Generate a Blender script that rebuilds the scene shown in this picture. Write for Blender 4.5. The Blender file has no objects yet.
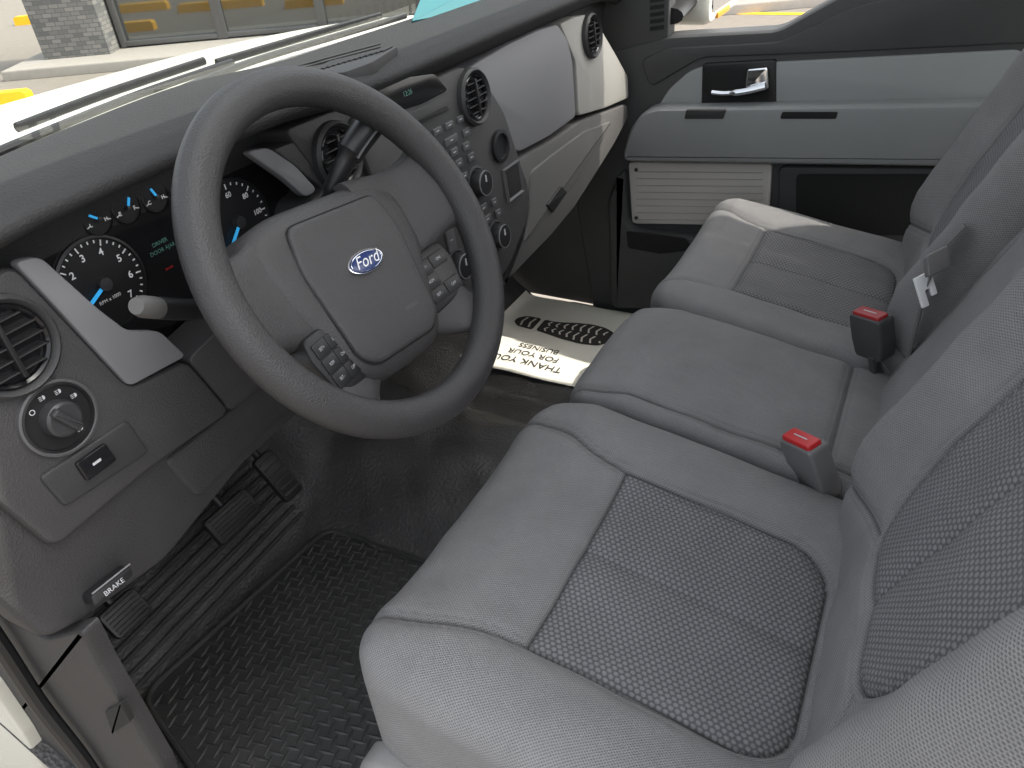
import bpy, bmesh, math, random
import numpy as np
from mathutils import Vector, Matrix
random.seed(4)
V=Vector
col=bpy.context.scene.collection
# ------------------------------------------------------------------ camera basis
F=750.0
def nrm(a): 
    a=V(a); return a.normalized()
yc=nrm((488,564,F)); dn=nrm((90,-(488*90+F*F)/564,F)); zc=-dn
xc=-(yc.cross(zc))
CAM=V((0,0,1.08))
RT=V((xc[0],yc[0],zc[0])); UP=V((xc[1],yc[1],zc[1])); FW=V((xc[2],yc[2],zc[2]))
def ray(px,py): return RT*(px-512)+UP*(384-py)+FW*F
class Fr:
    def __init__(s,o,u,v):
        s.o=V(o); s.u=nrm(u); s.v=nrm(v); s.n=s.u.cross(s.v)
    def pt(s,a,b,h=0): return s.o+s.u*a+s.v*b+s.n*h
    def px(s,x,y,h=0):
        d=ray(x,y); o=s.o+s.n*h
        t=(o-CAM).dot(s.n)/d.dot(s.n); p=CAM+d*t-s.o
        return (p.dot(s.u),p.dot(s.v))
    def pxs(s,l,h=0): return [s.px(x,y,h) for x,y in l]
# ------------------------------------------------------------------ objects
ORG={}
class MB:
    def __init__(s): s.v=[]; s.f=[]
    def add(s,vs,fs):
        k=len(s.v); s.v+= [tuple(p) for p in vs]; s.f+=[tuple(i+k for i in f) for f in fs]
    def build(s,name,mat,parent=None,org=None,sharp=35,uv=None):
        me=bpy.data.meshes.new(name)
        L=ORG[parent.name] if parent else V(org if org is not None else s.v[0])
        me.from_pydata([(p[0]-L[0],p[1]-L[1],p[2]-L[2]) for p in s.v],[],s.f); 
        bm=bmesh.new(); bm.from_mesh(me); bmesh.ops.recalc_face_normals(bm,faces=bm.faces); bm.to_mesh(me); bm.free()
        me.update()
        o=bpy.data.objects.new(name,me); col.objects.link(o)
        me.materials.append(mat)
        me.shade_smooth(); me.set_sharp_from_angle(angle=math.radians(sharp))
        if parent: o.parent=parent
        else: o.location=L
        ORG[o.name]=L
        return o
def tag(o,label,cat=None,group=None,kind=None):
    if label: o['label']=label
    if cat: o['category']=cat
    if group: o['group']=group
    if kind: o['kind']=kind
    return o
def thing(name,loc,label,cat,group=None):
    o=bpy.data.objects.new(name,None); col.objects.link(o); o.location=loc; o.empty_display_size=.05
    ORG[o.name]=V(loc); return tag(o,label,cat,group)
def rpoly(pts,r,n=5):
    out=[]; N=len(pts)
    for i in range(N):
        p=V(pts[i]); a=V(pts[i-1]); b=V(pts[(i+1)%N])
        da=a-p; db=b-p; la=min(r,da.length*.45); lb=min(r,db.length*.45)
        A=p+da.normalized()*la; B=p+db.normalized()*lb
        for k in range(n+1):
            t=k/n; q=A*(1-t)**2+p*2*t*(1-t)+B*t*t; out.append((q.x,q.y))
    return out
def area(p): return sum(p[i-1][0]*p[i][1]-p[i][0]*p[i-1][1] for i in range(len(p)))/2
def inset(p,d):
    N=len(p); out=[]
    for i in range(N):
        a=V(p[i-1]); b=V(p[i]); c=V(p[(i+1)%N])
        e1=(b-a); e2=(c-b)
        if e1.length<1e-9: e1=e2.copy()
        if e2.length<1e-9: e2=e1.copy()
        e1.normalize(); e2.normalize()
        n1=V((-e1.y,e1.x)); n2=V((-e2.y,e2.x)); m=n1+n2
        if m.length<1e-6: m=n1.copy()
        m.normalize(); k=max(.5,m.dot(n1)); q=b+m*(d/k); out.append((q.x,q.y))
    return out
def plate(mb,fr,pts,h0,h1,bev=.002,r=.004,ref=None):
    p=rpoly(pts,r) if r>0 else [tuple(q) for q in pts]
    if area(p)<0: p=p[::-1]
    rings=[(p,h0)]
    if bev>0:
        rings+=[(p,h1-bev),(inset(p,bev*.12),h1-bev*.55),(inset(p,bev*.45),h1-bev*.15),(inset(p,bev),h1)]
    else: rings.append((p,h1))
    N=len(p); vs=[]; fs=[]
    for q,h in rings:
        vs+=[fr.pt(a,b,h) for a,b in q]
    for k in range(len(rings)-1):
        for i in range(N):
            j=(i+1)%N; fs.append((k*N+i,k*N+j,(k+1)*N+j,(k+1)*N+i))
    fs.append(tuple(range((len(rings)-1)*N,len(rings)*N)))
    fs.append(tuple(range(N))[::-1])
    mb.add(vs,fs)
def rect(a,b,w,h,ang=0):
    c,s=math.cos(ang),math.sin(ang)
    return [(a+x*c-y*s,b+x*s+y*c) for x,y in ((-w/2,-h/2),(w/2,-h/2),(w/2,h/2),(-w/2,h/2))]
def lathe(mb,fr,a,b,prof,n=36,ry=1.0):
    vs=[];fs=[]
    for r,h in prof: vs+=[fr.pt(a+r*math.cos(2*math.pi*k/n),b+ry*r*math.sin(2*math.pi*k/n),h) for k in range(n)]
    for i in range(len(prof)-1):
        for k in range(n):
            j=(k+1)%n; fs.append((i*n+k,i*n+j,(i+1)*n+j,(i+1)*n+k))
    mb.add(vs,fs)
def smoothpath(pts,n=8):
    P=[V(p) for p in pts]; out=[]
    for i in range(len(P)-1):
        p0=P[max(i-1,0)];p1=P[i];p2=P[i+1];p3=P[min(i+2,len(P)-1)]
        for k in range(n):
            t=k/n; out.append(.5*((2*p1)+(p2-p0)*t+(2*p0-5*p1+4*p2-p3)*t*t+(3*p1-p0-3*p2+p3)*t**3))
    out.append(P[-1]); return out
def tube(mb,pts,r,n=12,close=False,flat=1.0):
    P=[V(p) for p in pts]; N=len(P)
    R=r if isinstance(r,(list,tuple)) else [r]*N
    vs=[];fs=[]
    up=None
    for i in range(N):
        if close: t=(P[(i+1)%N]-P[i-1])
        else: t=P[min(i+1,N-1)]-P[max(i-1,0)]
        t.normalize()
        if up is None:
            up=V((0,0,1)) if abs(t.z)<.9 else V((1,0,0))
        up=(up-t*up.dot(t)).normalized(); sd=t.cross(up)
        vs+=[P[i]+up*(R[i]*flat*math.cos(2*math.pi*k/n))+sd*(R[i]*math.sin(2*math.pi*k/n)) for k in range(n)]
    for i in range(N if close else N-1):
        for k in range(n):
            j=(k+1)%n; a=i*n; b=((i+1)%N)*n; fs.append((a+k,a+j,b+j,b+k))
    if not close: fs.append(tuple(range(n))[::-1]); fs.append(tuple(range((N-1)*n,N*n)))
    mb.add(vs,fs)
def box(mb,c,ax,ay,az,sx,sy,sz,bev=.002,r=.003):
    fr=Fr(V(c),ax,ay); plate(mb,fr,rect(0,0,sx,sy),-sz/2,sz/2,bev,r)
def text(mb,fr,s,a,b,h,size,ang=0,shear=0,bold=0):
    c=bpy.data.curves.new('t','FONT'); c.body=s; c.size=size; c.align_x='CENTER'; c.align_y='CENTER'; c.shear=shear; c.resolution_u=3; c.offset=bold
    o=bpy.data.objects.new('t',c); col.objects.link(o)
    dg=bpy.context.evaluated_depsgraph_get(); me=bpy.data.meshes.new_from_object(o.evaluated_get(dg))
    cs,sn=math.cos(ang),math.sin(ang)
    mb.add([fr.pt(a+v.co.x*cs-v.co.y*sn,b+v.co.x*sn+v.co.y*cs,h) for v in me.vertices],[tuple(p.vertices) for p in me.polygons])
    bpy.data.objects.remove(o); bpy.data.curves.remove(c); bpy.data.meshes.remove(me)
# ------------------------------------------------------------------ materials
def base(name,c,rough=.6,metal=0,spec=.5):
    m=bpy.data.materials.new(name); m.use_nodes=True; nt=m.node_tree; b=nt.nodes['Principled BSDF']
    b.inputs['Base Color'].default_value=(*c,1); b.inputs['Roughness'].default_value=rough; b.inputs['Metallic'].default_value=metal
    b.inputs['Specular IOR Level'].default_value=spec
    return m,nt,b
def N(nt,t,**k):
    n=nt.nodes.new(t)
    for a,v in k.items():
        if a in n.inputs: n.inputs[a].default_value=v
        else: setattr(n,a,v)
    return n
def math_(nt,op,a,b=None,c=None):
    n=nt.nodes.new('ShaderNodeMath'); n.operation=op
    for i,x in enumerate((a,b,c)):
        if x is None: continue
        if isinstance(x,(int,float)): n.inputs[i].default_value=x
        else: nt.links.new(x,n.inputs[i])
    return n.outputs[0]
def plastic(name,c,rough=.5,grain=900,bump=.25,var=.25,spec=.4,metal=0,dust=0.0,bd=.0004,speck=0):
    m,nt,b=base(name,c,rough,metal,spec); L=nt.links.new
    tc=N(nt,'ShaderNodeTexCoord')
    vo=N(nt,'ShaderNodeTexVoronoi'); vo.inputs['Scale'].default_value=grain; L(tc.outputs['Object'],vo.inputs['Vector'])
    bp=N(nt,'ShaderNodeBump'); bp.inputs['Strength'].default_value=bump; bp.inputs['Distance'].default_value=bd
    L(vo.outputs['Distance'],bp.inputs['Height']); L(bp.outputs[0],b.inputs['Normal'])
    no=N(nt,'ShaderNodeTexNoise'); no.inputs['Scale'].default_value=9; no.inputs['Detail'].default_value=8; no.inputs['Roughness'].default_value=.7; L(tc.outputs['Object'],no.inputs['Vector'])
    mx=N(nt,'ShaderNodeMix'); mx.data_type='RGBA'
    mx.inputs[6].default_value=(*[x*(1-var) for x in c],1); mx.inputs[7].default_value=(*[min(1,x*(1+var)+dust) for x in c],1)
    L(no.outputs[0],mx.inputs[0]); outc=mx.outputs[2]
    if speck>0:
        n3=N(nt,'ShaderNodeTexNoise'); n3.inputs['Scale'].default_value=55; n3.inputs['Detail'].default_value=8; n3.inputs['Roughness'].default_value=.8; L(tc.outputs['Object'],n3.inputs['Vector'])
        mr=N(nt,'ShaderNodeMapRange'); mr.inputs[1].default_value=.56; mr.inputs[2].default_value=.74; L(n3.outputs[0],mr.inputs[0])
        m2=N(nt,'ShaderNodeMix'); m2.data_type='RGBA'; L(math_(nt,'MULTIPLY',mr.outputs[0],speck),m2.inputs[0]); L(outc,m2.inputs[6]); m2.inputs[7].default_value=(.24,.225,.205,1); outc=m2.outputs[2]
    L(outc,b.inputs['Base Color'])
    r=math_(nt,'MULTIPLY_ADD',no.outputs[0],.25,rough-.12); L(r,b.inputs['Roughness'])
    return m
def hexmat(name,c1,c2,period,bump,kind='hex',rough=.9):
    m,nt,b=base(name,c1,rough,0,.15); L=nt.links.new
    uv=N(nt,'ShaderNodeUVMap'); uv.uv_map='UVMap'
    sp=N(nt,'ShaderNodeSeparateXYZ'); L(uv.outputs[0],sp.inputs[0]); X,Y=sp.outputs[0],sp.outputs[1]
    k=2*math.pi/period
    if kind=='hex':
        a=math_(nt,'COSINE',math_(nt,'MULTIPLY',Y,k))
        s1=math_(nt,'ADD',math_(nt,'MULTIPLY',X,k*.8),math_(nt,'MULTIPLY',Y,k*.5)); s2=math_(nt,'SUBTRACT',math_(nt,'MULTIPLY',X,k*.8),math_(nt,'MULTIPLY',Y,k*.5))
        f=math_(nt,'ADD',math_(nt,'ADD',math_(nt,'COSINE',s1),math_(nt,'COSINE',s2)),a)
        f=math_(nt,'MULTIPLY_ADD',f,.22,.33)
    else:
        a=math_(nt,'COSINE',math_(nt,'MULTIPLY',Y,k)); s2=math_(nt,'COSINE',math_(nt,'MULTIPLY',X,k*.8))
        f=math_(nt,'MULTIPLY_ADD',math_(nt,'MULTIPLY',a,s2),.5,.5)
    nz=N(nt,'ShaderNodeTexNoise'); nz.inputs['Scale'].default_value=1500; nz.inputs['Detail'].default_value=2
    tc=N(nt,'ShaderNodeTexCoord'); L(tc.outputs['Object'],nz.inputs['Vector'])
    n2=N(nt,'ShaderNodeTexNoise'); n2.inputs['Scale'].default_value=6; n2.inputs['Detail'].default_value=8; n2.inputs['Roughness'].default_value=.7; L(tc.outputs['Object'],n2.inputs['Vector'])
    cr=N(nt,'ShaderNodeMapRange'); cr.interpolation_type='SMOOTHSTEP'; cr.inputs[1].default_value=.0; cr.inputs[2].default_value=.55; L(f,cr.inputs[0])
    mx=N(nt,'ShaderNodeMix'); mx.data_type='RGBA'; mx.inputs[6].default_value=(*c1,1); mx.inputs[7].default_value=(*c2,1); L(cr.outputs[0],mx.inputs[0])
    at=N(nt,'ShaderNodeAttribute'); at.attribute_name='seam'
    v=math_(nt,'MULTIPLY',math_(nt,'MULTIPLY_ADD',n2.outputs[0],.6,.70),math_(nt,'MULTIPLY_ADD',at.outputs['Fac'],-.6,1.0))
    v=math_(nt,'MULTIPLY',v,math_(nt,'MULTIPLY_ADD',nz.outputs[0],.8,.60))
    hs=N(nt,'ShaderNodeVectorMath'); hs.operation='SCALE'; L(mx.outputs[2],hs.inputs[0]); L(v,hs.inputs['Scale']); L(hs.outputs[0],b.inputs['Base Color'])
    bp=N(nt,'ShaderNodeBump'); bp.inputs['Strength'].default_value=bump; bp.inputs['Distance'].default_value=.0009
    L(math_(nt,'ADD',cr.outputs[0],math_(nt,'MULTIPLY',nz.outputs[0],.3)),bp.inputs['Height']); L(bp.outputs[0],b.inputs['Normal'])
    b.inputs['Sheen Weight'].default_value=.05
    return m
M={}
M['dash']=plastic('dash plastic',(.034,.034,.035),.5,700,.4)
M['dashtop']=plastic('dash top pad',(.026,.026,.027),.72,400,.9,spec=.25,dust=.006,bd=.0007)
M['fascia']=plastic('fascia plastic',(.044,.043,.044),.52,600,.6,dust=.004,bd=.0006)
M['lower']=plastic('lower dash plastic',(.032,.031,.032),.58,500,.7,dust=.005,bd=.0006)
M['lidgrey']=plastic('glove box plastic',(.095,.093,.090),.55,900,.3,.1)
M['silver']=plastic('satin silver trim',(.155,.155,.163),.48,1500,.1,.06,spec=.4)
M['sunpanel']=plastic('sunlit grey trim panel',(.26,.255,.235),.6,1200,.2,.06,spec=.3)  # paler and creamier than the silver trim: sunlight on the dash end, in the colour
M['black']=plastic('black plastic',(.015,.015,.016),.38,1500,.1)
M['gloss']=plastic('gloss black',(.010,.010,.011),.14,1500,.02)
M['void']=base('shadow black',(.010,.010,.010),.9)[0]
M['wheel']=plastic('wheel rim rubber',(.036,.035,.036),.45,600,.7,bd=.0006)
M['hub']=plastic('wheel hub plastic',(.048,.046,.047),.50,500,.6,bd=.0006)
M['hub2']=plastic('wheel spoke plastic',(.046,.044,.045),.48,700,.4)
M['btn']=plastic('button plastic',(.036,.036,.038),.4,1500,.1)
M['btn2']=plastic('grey button plastic',(.080,.080,.083),.4,1500,.1)
M['btnlt']=plastic('button lettering',(.46,.47,.49),.6,1500,0)
M['chrome']=base('chrome',(.75,.76,.78),.12,1.0)[0]
M['whitemark']=base('white marking',(.75,.75,.75),.6)[0]
M['blue']=base('blue needle',(.03,.35,.75),.4)[0]
b=M['blue'].node_tree.nodes['Principled BSDF']; b.inputs['Emission Color'].default_value=(.05,.45,.9,1); b.inputs['Emission Strength'].default_value=.45
M['gtext']=base('green display text',(.08,.22,.17),.5)[0]
M['fordblue']=base('emblem blue',(.012,.03,.13),.2)[0]
M['fabric']=hexmat('grey knit fabric',(.132,.131,.132),(.232,.230,.231),.0032,.8,'rib')
M['insert']=hexmat('charcoal mesh fabric',(.100,.099,.102),(.200,.198,.203),.0056,.85,'hex')
M['fabric2']=hexmat('dark knit fabric',(.130,.130,.131),(.212,.212,.213),.0032,.7,'rib')
M['seatbase']=plastic('seat base plastic',(.24,.235,.23),.6,900,.3)
M['leverknob']=plastic('lever knob plastic',(.10,.098,.095),.5,900,.2)
M['red']=base('red button',(.50,.02,.022),.4)[0]
M['reddark']=base('dark red button',(.30,.018,.02),.45)[0]
M['belt']=plastic('buckle plastic',(.15,.147,.147),.45,900,.1)
M['beltdark']=plastic('dark buckle plastic',(.060,.060,.062),.45,900,.1)
M['webbing']=plastic('belt webbing',(.13,.127,.127),.8,2500,.5)
M['vinyl']=plastic('vinyl floor',(.052,.050,.049),.48,170,1.0,.35,spec=.4,dust=.03,bd=.0016,speck=.3)
M['rubber']=plastic('rubber mat',(.034,.034,.033),.48,500,.5,.45,dust=.025,speck=.25)
M['doorpanel']=plastic('door panel plastic',(.050,.052,.052),.55,600,.5,bd=.0006)
M['doorgrey']=plastic('door grey insert',(.27,.283,.283),.55,900,.25,.06)
M['armrest']=plastic('armrest vinyl',(.215,.225,.225),.5,700,.35,.08)
M['beige']=plastic('light pocket panel',(.50,.48,.45),.7,900,.4,.08)
M['rib']=plastic('panel rib',(.38,.365,.345),.7,900,.4,.08)
M['paint']=base('white car paint',(.66,.65,.57),.25)[0]
M['amber']=base('amber lens',(.8,.3,.02),.3)[0]
M['teal']=base('teal card',(.008,.13,.15),.5)[0]
M['yellow']=plastic('yellow painted concrete',(.85,.45,.01),.7,60,.5,.1)
M['paper']=plastic('paper mat',(.88,.86,.76),.8,120,.5,.04)
M['ink']=base('printed ink',(.05,.045,.04),.8)[0]
M['headliner']=plastic('headliner',(.72,.71,.69),.9,600,.2)
M['asphalt']=plastic('asphalt',(.185,.165,.140),.9,40,.6,.3,speck=.35)
M['concrete']=plastic('concrete walk',(.29,.27,.24),.9,30,.4,.2,speck=.35)
M['shopwall']=plastic('shop wall',(.26,.235,.21),.8,10,.3,.2)
M['frame']=base('window frame metal',(.12,.12,.12),.4,.5)[0]
M['shopglass']=base('shop glass',(.17,.18,.18),.04,.85)[0]
def stone():
    m,nt,b=base('stone veneer',(.2,.2,.19),.85); L=nt.links.new
    tc=N(nt,'ShaderNodeTexCoord'); br=N(nt,'ShaderNodeTexBrick'); 
    mp=N(nt,'ShaderNodeMapping'); mp.inputs['Rotation'].default_value=(math.pi/2,0,0); L(tc.outputs['Object'],mp.inputs[0]); L(mp.outputs[0],br.inputs['Vector'])
    br.inputs['Scale'].default_value=5; br.inputs['Color1'].default_value=(.11,.11,.11,1); br.inputs['Color2'].default_value=(.22,.21,.195,1); br.inputs['Mortar'].default_value=(.10,.10,.10,1)
    L(br.outputs[0],b.inputs['Base Color']); return m
M['stone']=stone()
def glass():
    m=bpy.data.materials.new('window glass'); m.use_nodes=True; nt=m.node_tree; nt.nodes.clear()
    o=nt.nodes.new('ShaderNodeOutputMaterial'); t=nt.nodes.new('ShaderNodeBsdfTransparent'); t.inputs[0].default_value=(.92,.95,.92,1)
    g=nt.nodes.new('ShaderNodeBsdfGlossy'); g.inputs['Roughness'].default_value=.02; mx=nt.nodes.new('ShaderNodeMixShader'); mx.inputs[0].default_value=.08
    nt.links.new(t.outputs[0],mx.inputs[1]); nt.links.new(g.outputs[0],mx.inputs[2]); nt.links.new(mx.outputs[0],o.inputs[0]); return m
M['glass']=glass()

# frames
D=Fr((-.66,0,.77),(0,1,0),(-.10,0,1))       # dash face
K=Fr((-.715,0,.77),(0,1,0),(-.10,0,1))      # cluster face
DOOR=Fr((0,1.78,0),(1,0,0),(0,0,1))
FL=Fr((0,0,0),(1,0,0),(0,1,0))
SILL=Fr((0,.19,0),(1,0,0),(0,0,1))
# ------------------------------------------------------------------ SETTING
g=MB(); g.add([(-60,-60,-.75),(60,-60,-.75),(60,60,-.75),(-60,60,-.75)],[(0,1,2,3)])
tag(g.build('ground',M['asphalt'],org=(0,0,-.75)),None,None,None,'structure')
def fz(x,y):
    toe=max(0,-.94-x)*.85
    w=(y-.97)/.19; h=.115*math.exp(-w**4)*(1+max(0,-.75-x)*1.6)
    return toe+h
fm=MB(); nx,ny=110,130; vs=[];fs=[]
for i in range(nx+1):
    for j in range(ny+1):
        x=-1.2+1.5*i/nx; y=.17+1.61*j/ny; vs.append((x,y,fz(x,y)+.003*math.sin(x*40+y*13)*math.sin(y*31)+.0025*math.sin(x*21-y*57)+.0012*math.sin(x*90+y*70)))
for i in range(nx):
    for j in range(ny):
        a=i*(ny+1)+j; fs.append((a,a+1,a+ny+2,a+ny+1))
fm.add(vs,fs); tag(fm.build('floor',M['vinyl'],org=(-.5,.95,0),sharp=80),None,None,None,'structure')
s=MB(); s.add([(-1.2,.17,0),(-1.2,1.79,0),(-1.2,1.79,.70),(-1.2,.17,.70)],[(0,1,2,3)])
tag(s.build('firewall',M['void'],org=(-1.2,.95,0)),None,kind='structure')
s=MB(); s.add([(-1.2,1.795,0),(-.62,1.795,0),(-.62,1.795,.80),(-.88,1.795,.80),(-.90,1.795,.70),(-1.2,1.795,.68)],[(0,1,2,3,4,5)])
tag(s.build('kick_wall',M['doorpanel'],org=(-.9,1.79,0)),None,kind='structure')
ROOF_CUT=[(-.33,.48),(-.33,1.80),(.75,1.80),(.75,.48)]  # unseen cab roof, cut back to admit sky light while blocking the sun
s=MB(); plate(s,Fr((0,0,1.40),(1,0,0),(0,1,0)),ROOF_CUT,0,.03,.01,.05); plate(s,Fr((0,1.80,0),(1,0,0),(0,0,1)),[(-.33,1.40),(-.25,1.26),(.75,1.26),(.75,1.40)],-.03,.0,.005,.01)  # second plate: side rail added over the door window to trim sun patches
tag(s.build('sun_blocking_roof',M['headliner'],org=(.2,.95,1.40)),None,kind='structure')
# ------------------------------------------------------------------ rubber mat
rm=thing('rubber_floor_mat',(-.7,.5,0),'black rubber floor mat with raised tread bars in the driver footwell','floor mat')
mb=MB(); MP=[(-.925,.315),(-.885,.745),(-.45,.745),(-.45,.25),(-.70,.25)]
plate(mb,FL,MP,.002,.012,.003,.04); mb.build('mat_sheet',M['rubber'],rm)
mb=MB(); ring=rpoly(MP,.04); tube(mb,[(a,b,.0135) for a,b in ring],.005,8,close=True,flat=.9); mb.build('raised_rim',M['rubber'],rm)
mb=MB(); ins=inset(ring if area(ring)>0 else ring[::-1],.010)
def inside(p,poly):
    c=False; n=len(poly)
    for i in range(n):
        x1,y1=poly[i-1]; x2,y2=poly[i]
        if (y1>p[1])!=(y2>p[1]) and p[0]<(x2-x1)*(p[1]-y1)/(y2-y1)+x1: c=not c
    return c
for i in range(-50,14):
    for j in range(0,50):
        x=-.3+i*.0170; y=.1+j*.0170
        if not inside((x,y),ins) : continue
        an=(math.radians(12) if (i+j)%2 else math.radians(-78)); l=.0150; w=.0026
        d=V((math.cos(an),math.sin(an))); e=V((-d.y,d.x))
        c=V((x,y)); q=[c+d*l,c+d*l*.3+e*w,c-d*l*.3+e*w,c-d*l,c-d*l*.3-e*w,c+d*l*.3-e*w]
        mb.add([(p.x,p.y,.0121) for p in q]+[(c+d*l*.4).to_tuple()+(.0145,),(c-d*l*.4).to_tuple()+(.0145,)],[(0,1,6),(1,2,7,6),(2,3,7),(3,4,7),(4,5,6,7),(5,0,6)])
mb.build('tread_pattern',M['rubber'],rm,sharp=20)
mb=MB()
for k in range(12):
    x=-.948-.0165*k; z=fz(x,.4)+.004
    tube(mb,[(x,.30+.004*k,z),(x,.74,fz(x,.74)+.004)],.0042,8)
mb.build('toe_ribs',M['rubber'],rm)
# ------------------------------------------------------------------ paper mat
pm=thing('paper_floor_mat',(-.76,1.58,0),'cream printed paper mat with a black shoe print on the passenger floor','paper mat')
mb=MB(); vs=[];fs=[]
n1,n2=36,30
def pz(x,y): return fz(x,y)+.010+.002*math.sin(x*33)*math.sin(y*21)
for i in range(n1+1):
    for j in range(n2+1):
        x=-.955+.435*i/n1; y=1.375+.39*j/n2; vs.append((x,y,pz(x,y)))
for i in range(n1):
    for j in range(n2):
        a=i*(n2+1)+j; fs.append((a,a+1,a+n2+2,a+n2+1))
mb.add(vs,fs); mb.build('paper_sheet',M['paper'],pm,sharp=80)
PF=Fr((-.775,1.58,.0125),(-1,0,0),(0,-1,0))
def settle(mb,dz=.0015):
    mb.v=[(x,y,pz(x,y)+dz) for x,y,z in mb.v]
def mword(s,a,b,sz,bold=.001):
    mb=MB(); text(mb,PF,s,a,b,0,sz,bold=bold); settle(mb); mb.build('lettering',M['ink'],pm)
mword('THANK YOU',.01,.150,.034,.0004); mword('FOR YOUR',.01,.112,.030,.0003); mword('BUSINESS',.01,.078,.028,.0003)
SC=1.36
def q_(l): return [(a*SC-.005,b*SC-.035) for a,b in l]
sole=[(-.112,-.005),(-.104,-.024),(-.080,-.036),(-.050,-.040),(-.020,-.034),(.010,-.024),(.030,-.021),(.048,-.023),(.048,.022),(.02,.026),(-.02,.037),(-.055,.041),(-.090,.032),(-.106,.015)]
mb=MB(); plate(mb,PF,q_(sole),0,.0001,0,.010); settle(mb); mb.build('sole_print',M['ink'],pm)
mb=MB(); plate(mb,PF,q_([(.056,-.024),(.090,-.023),(.105,-.008),(.105,.008),(.090,.023),(.056,.024)]),0,.0001,0,.010); settle(mb); mb.build('heel_print',M['ink'],pm)
for k in range(8):
    a=-.094+k*.0172
    for s_ in (-1,1):
        lim=(.022,.030,.033,.032,.027,.022,.018,.018)[k]
        mb=MB(); plate(mb,PF,q_([(a,s_*.003),(a+.0042,s_*.003),(a+.0092,s_*lim*.55),(a+.0042,s_*lim),(a,s_*lim),(a+.0050,s_*lim*.55)]),0,.0001,0,0); settle(mb,.0022); mb.build('tread_gap',M['paper'],pm)
for k in range(2):
    a=.064+k*.018; mb=MB(); plate(mb,PF,q_([(a,-.018),(a+.005,-.018),(a+.009,0),(a+.005,.018),(a,.018),(a+.004,0)]),0,.0001,0,0); settle(mb,.0022); mb.build('tread_gap',M['paper'],pm)
# ------------------------------------------------------------------ seats
def axis(a0,a1,r0,r1,D0,step,Dn=6):
    P=[];Q=[];S=[]
    def q(p,d): 
        S.append(0 if not P else S[-1]+math.hypot(p-P[-1],d-Q[-1])); P.append(p);Q.append(d)
    for k in range(Dn): q(a0,D0-(D0-r0)*k/Dn)
    m=max(5,int(r0*1.57/step))
    for k in range(m): th=math.pi/2*k/m; q(a0+r0*(1-math.cos(th)),r0*(1-math.sin(th)))
    L=a1-r1-(a0+r0); m=int(L/step)
    for k in range(m): q(a0+r0+L*k/m,0)
    m=max(5,int(r1*1.57/step))
    for k in range(m+1): th=math.pi/2*(1-k/m); q(a1-r1*(1-math.cos(th)),r1*(1-math.sin(th)))
    for k in range(1,Dn+1): q(a1,r1+(D0-r1)*k/Dn)
    return np.array(P),np.array(Q),np.array(S)
def segdist(A,B,pl):
    d=np.full(A.shape,9.)
    for (x1,y1),(x2,y2) in zip(pl[:-1],pl[1:]):
        dx,dy=x2-x1,y2-y1; L2=dx*dx+dy*dy+1e-12
        t=np.clip(((A-x1)*dx+(B-y1)*dy)/L2,0,1); d=np.minimum(d,np.hypot(A-x1-t*dx,B-y1-t*dy))
    return d
def npin(A,B,poly):
    c=np.zeros(A.shape,bool); n=len(poly)
    for i in range(n):
        x1,y1=poly[i-1];x2,y2=poly[i]
        if y1==y2: continue
        c^=((y1>B)!=(y2>B))&(A<(x2-x1)*(B-y1)/(y2-y1)+x1)
    return c
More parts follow.
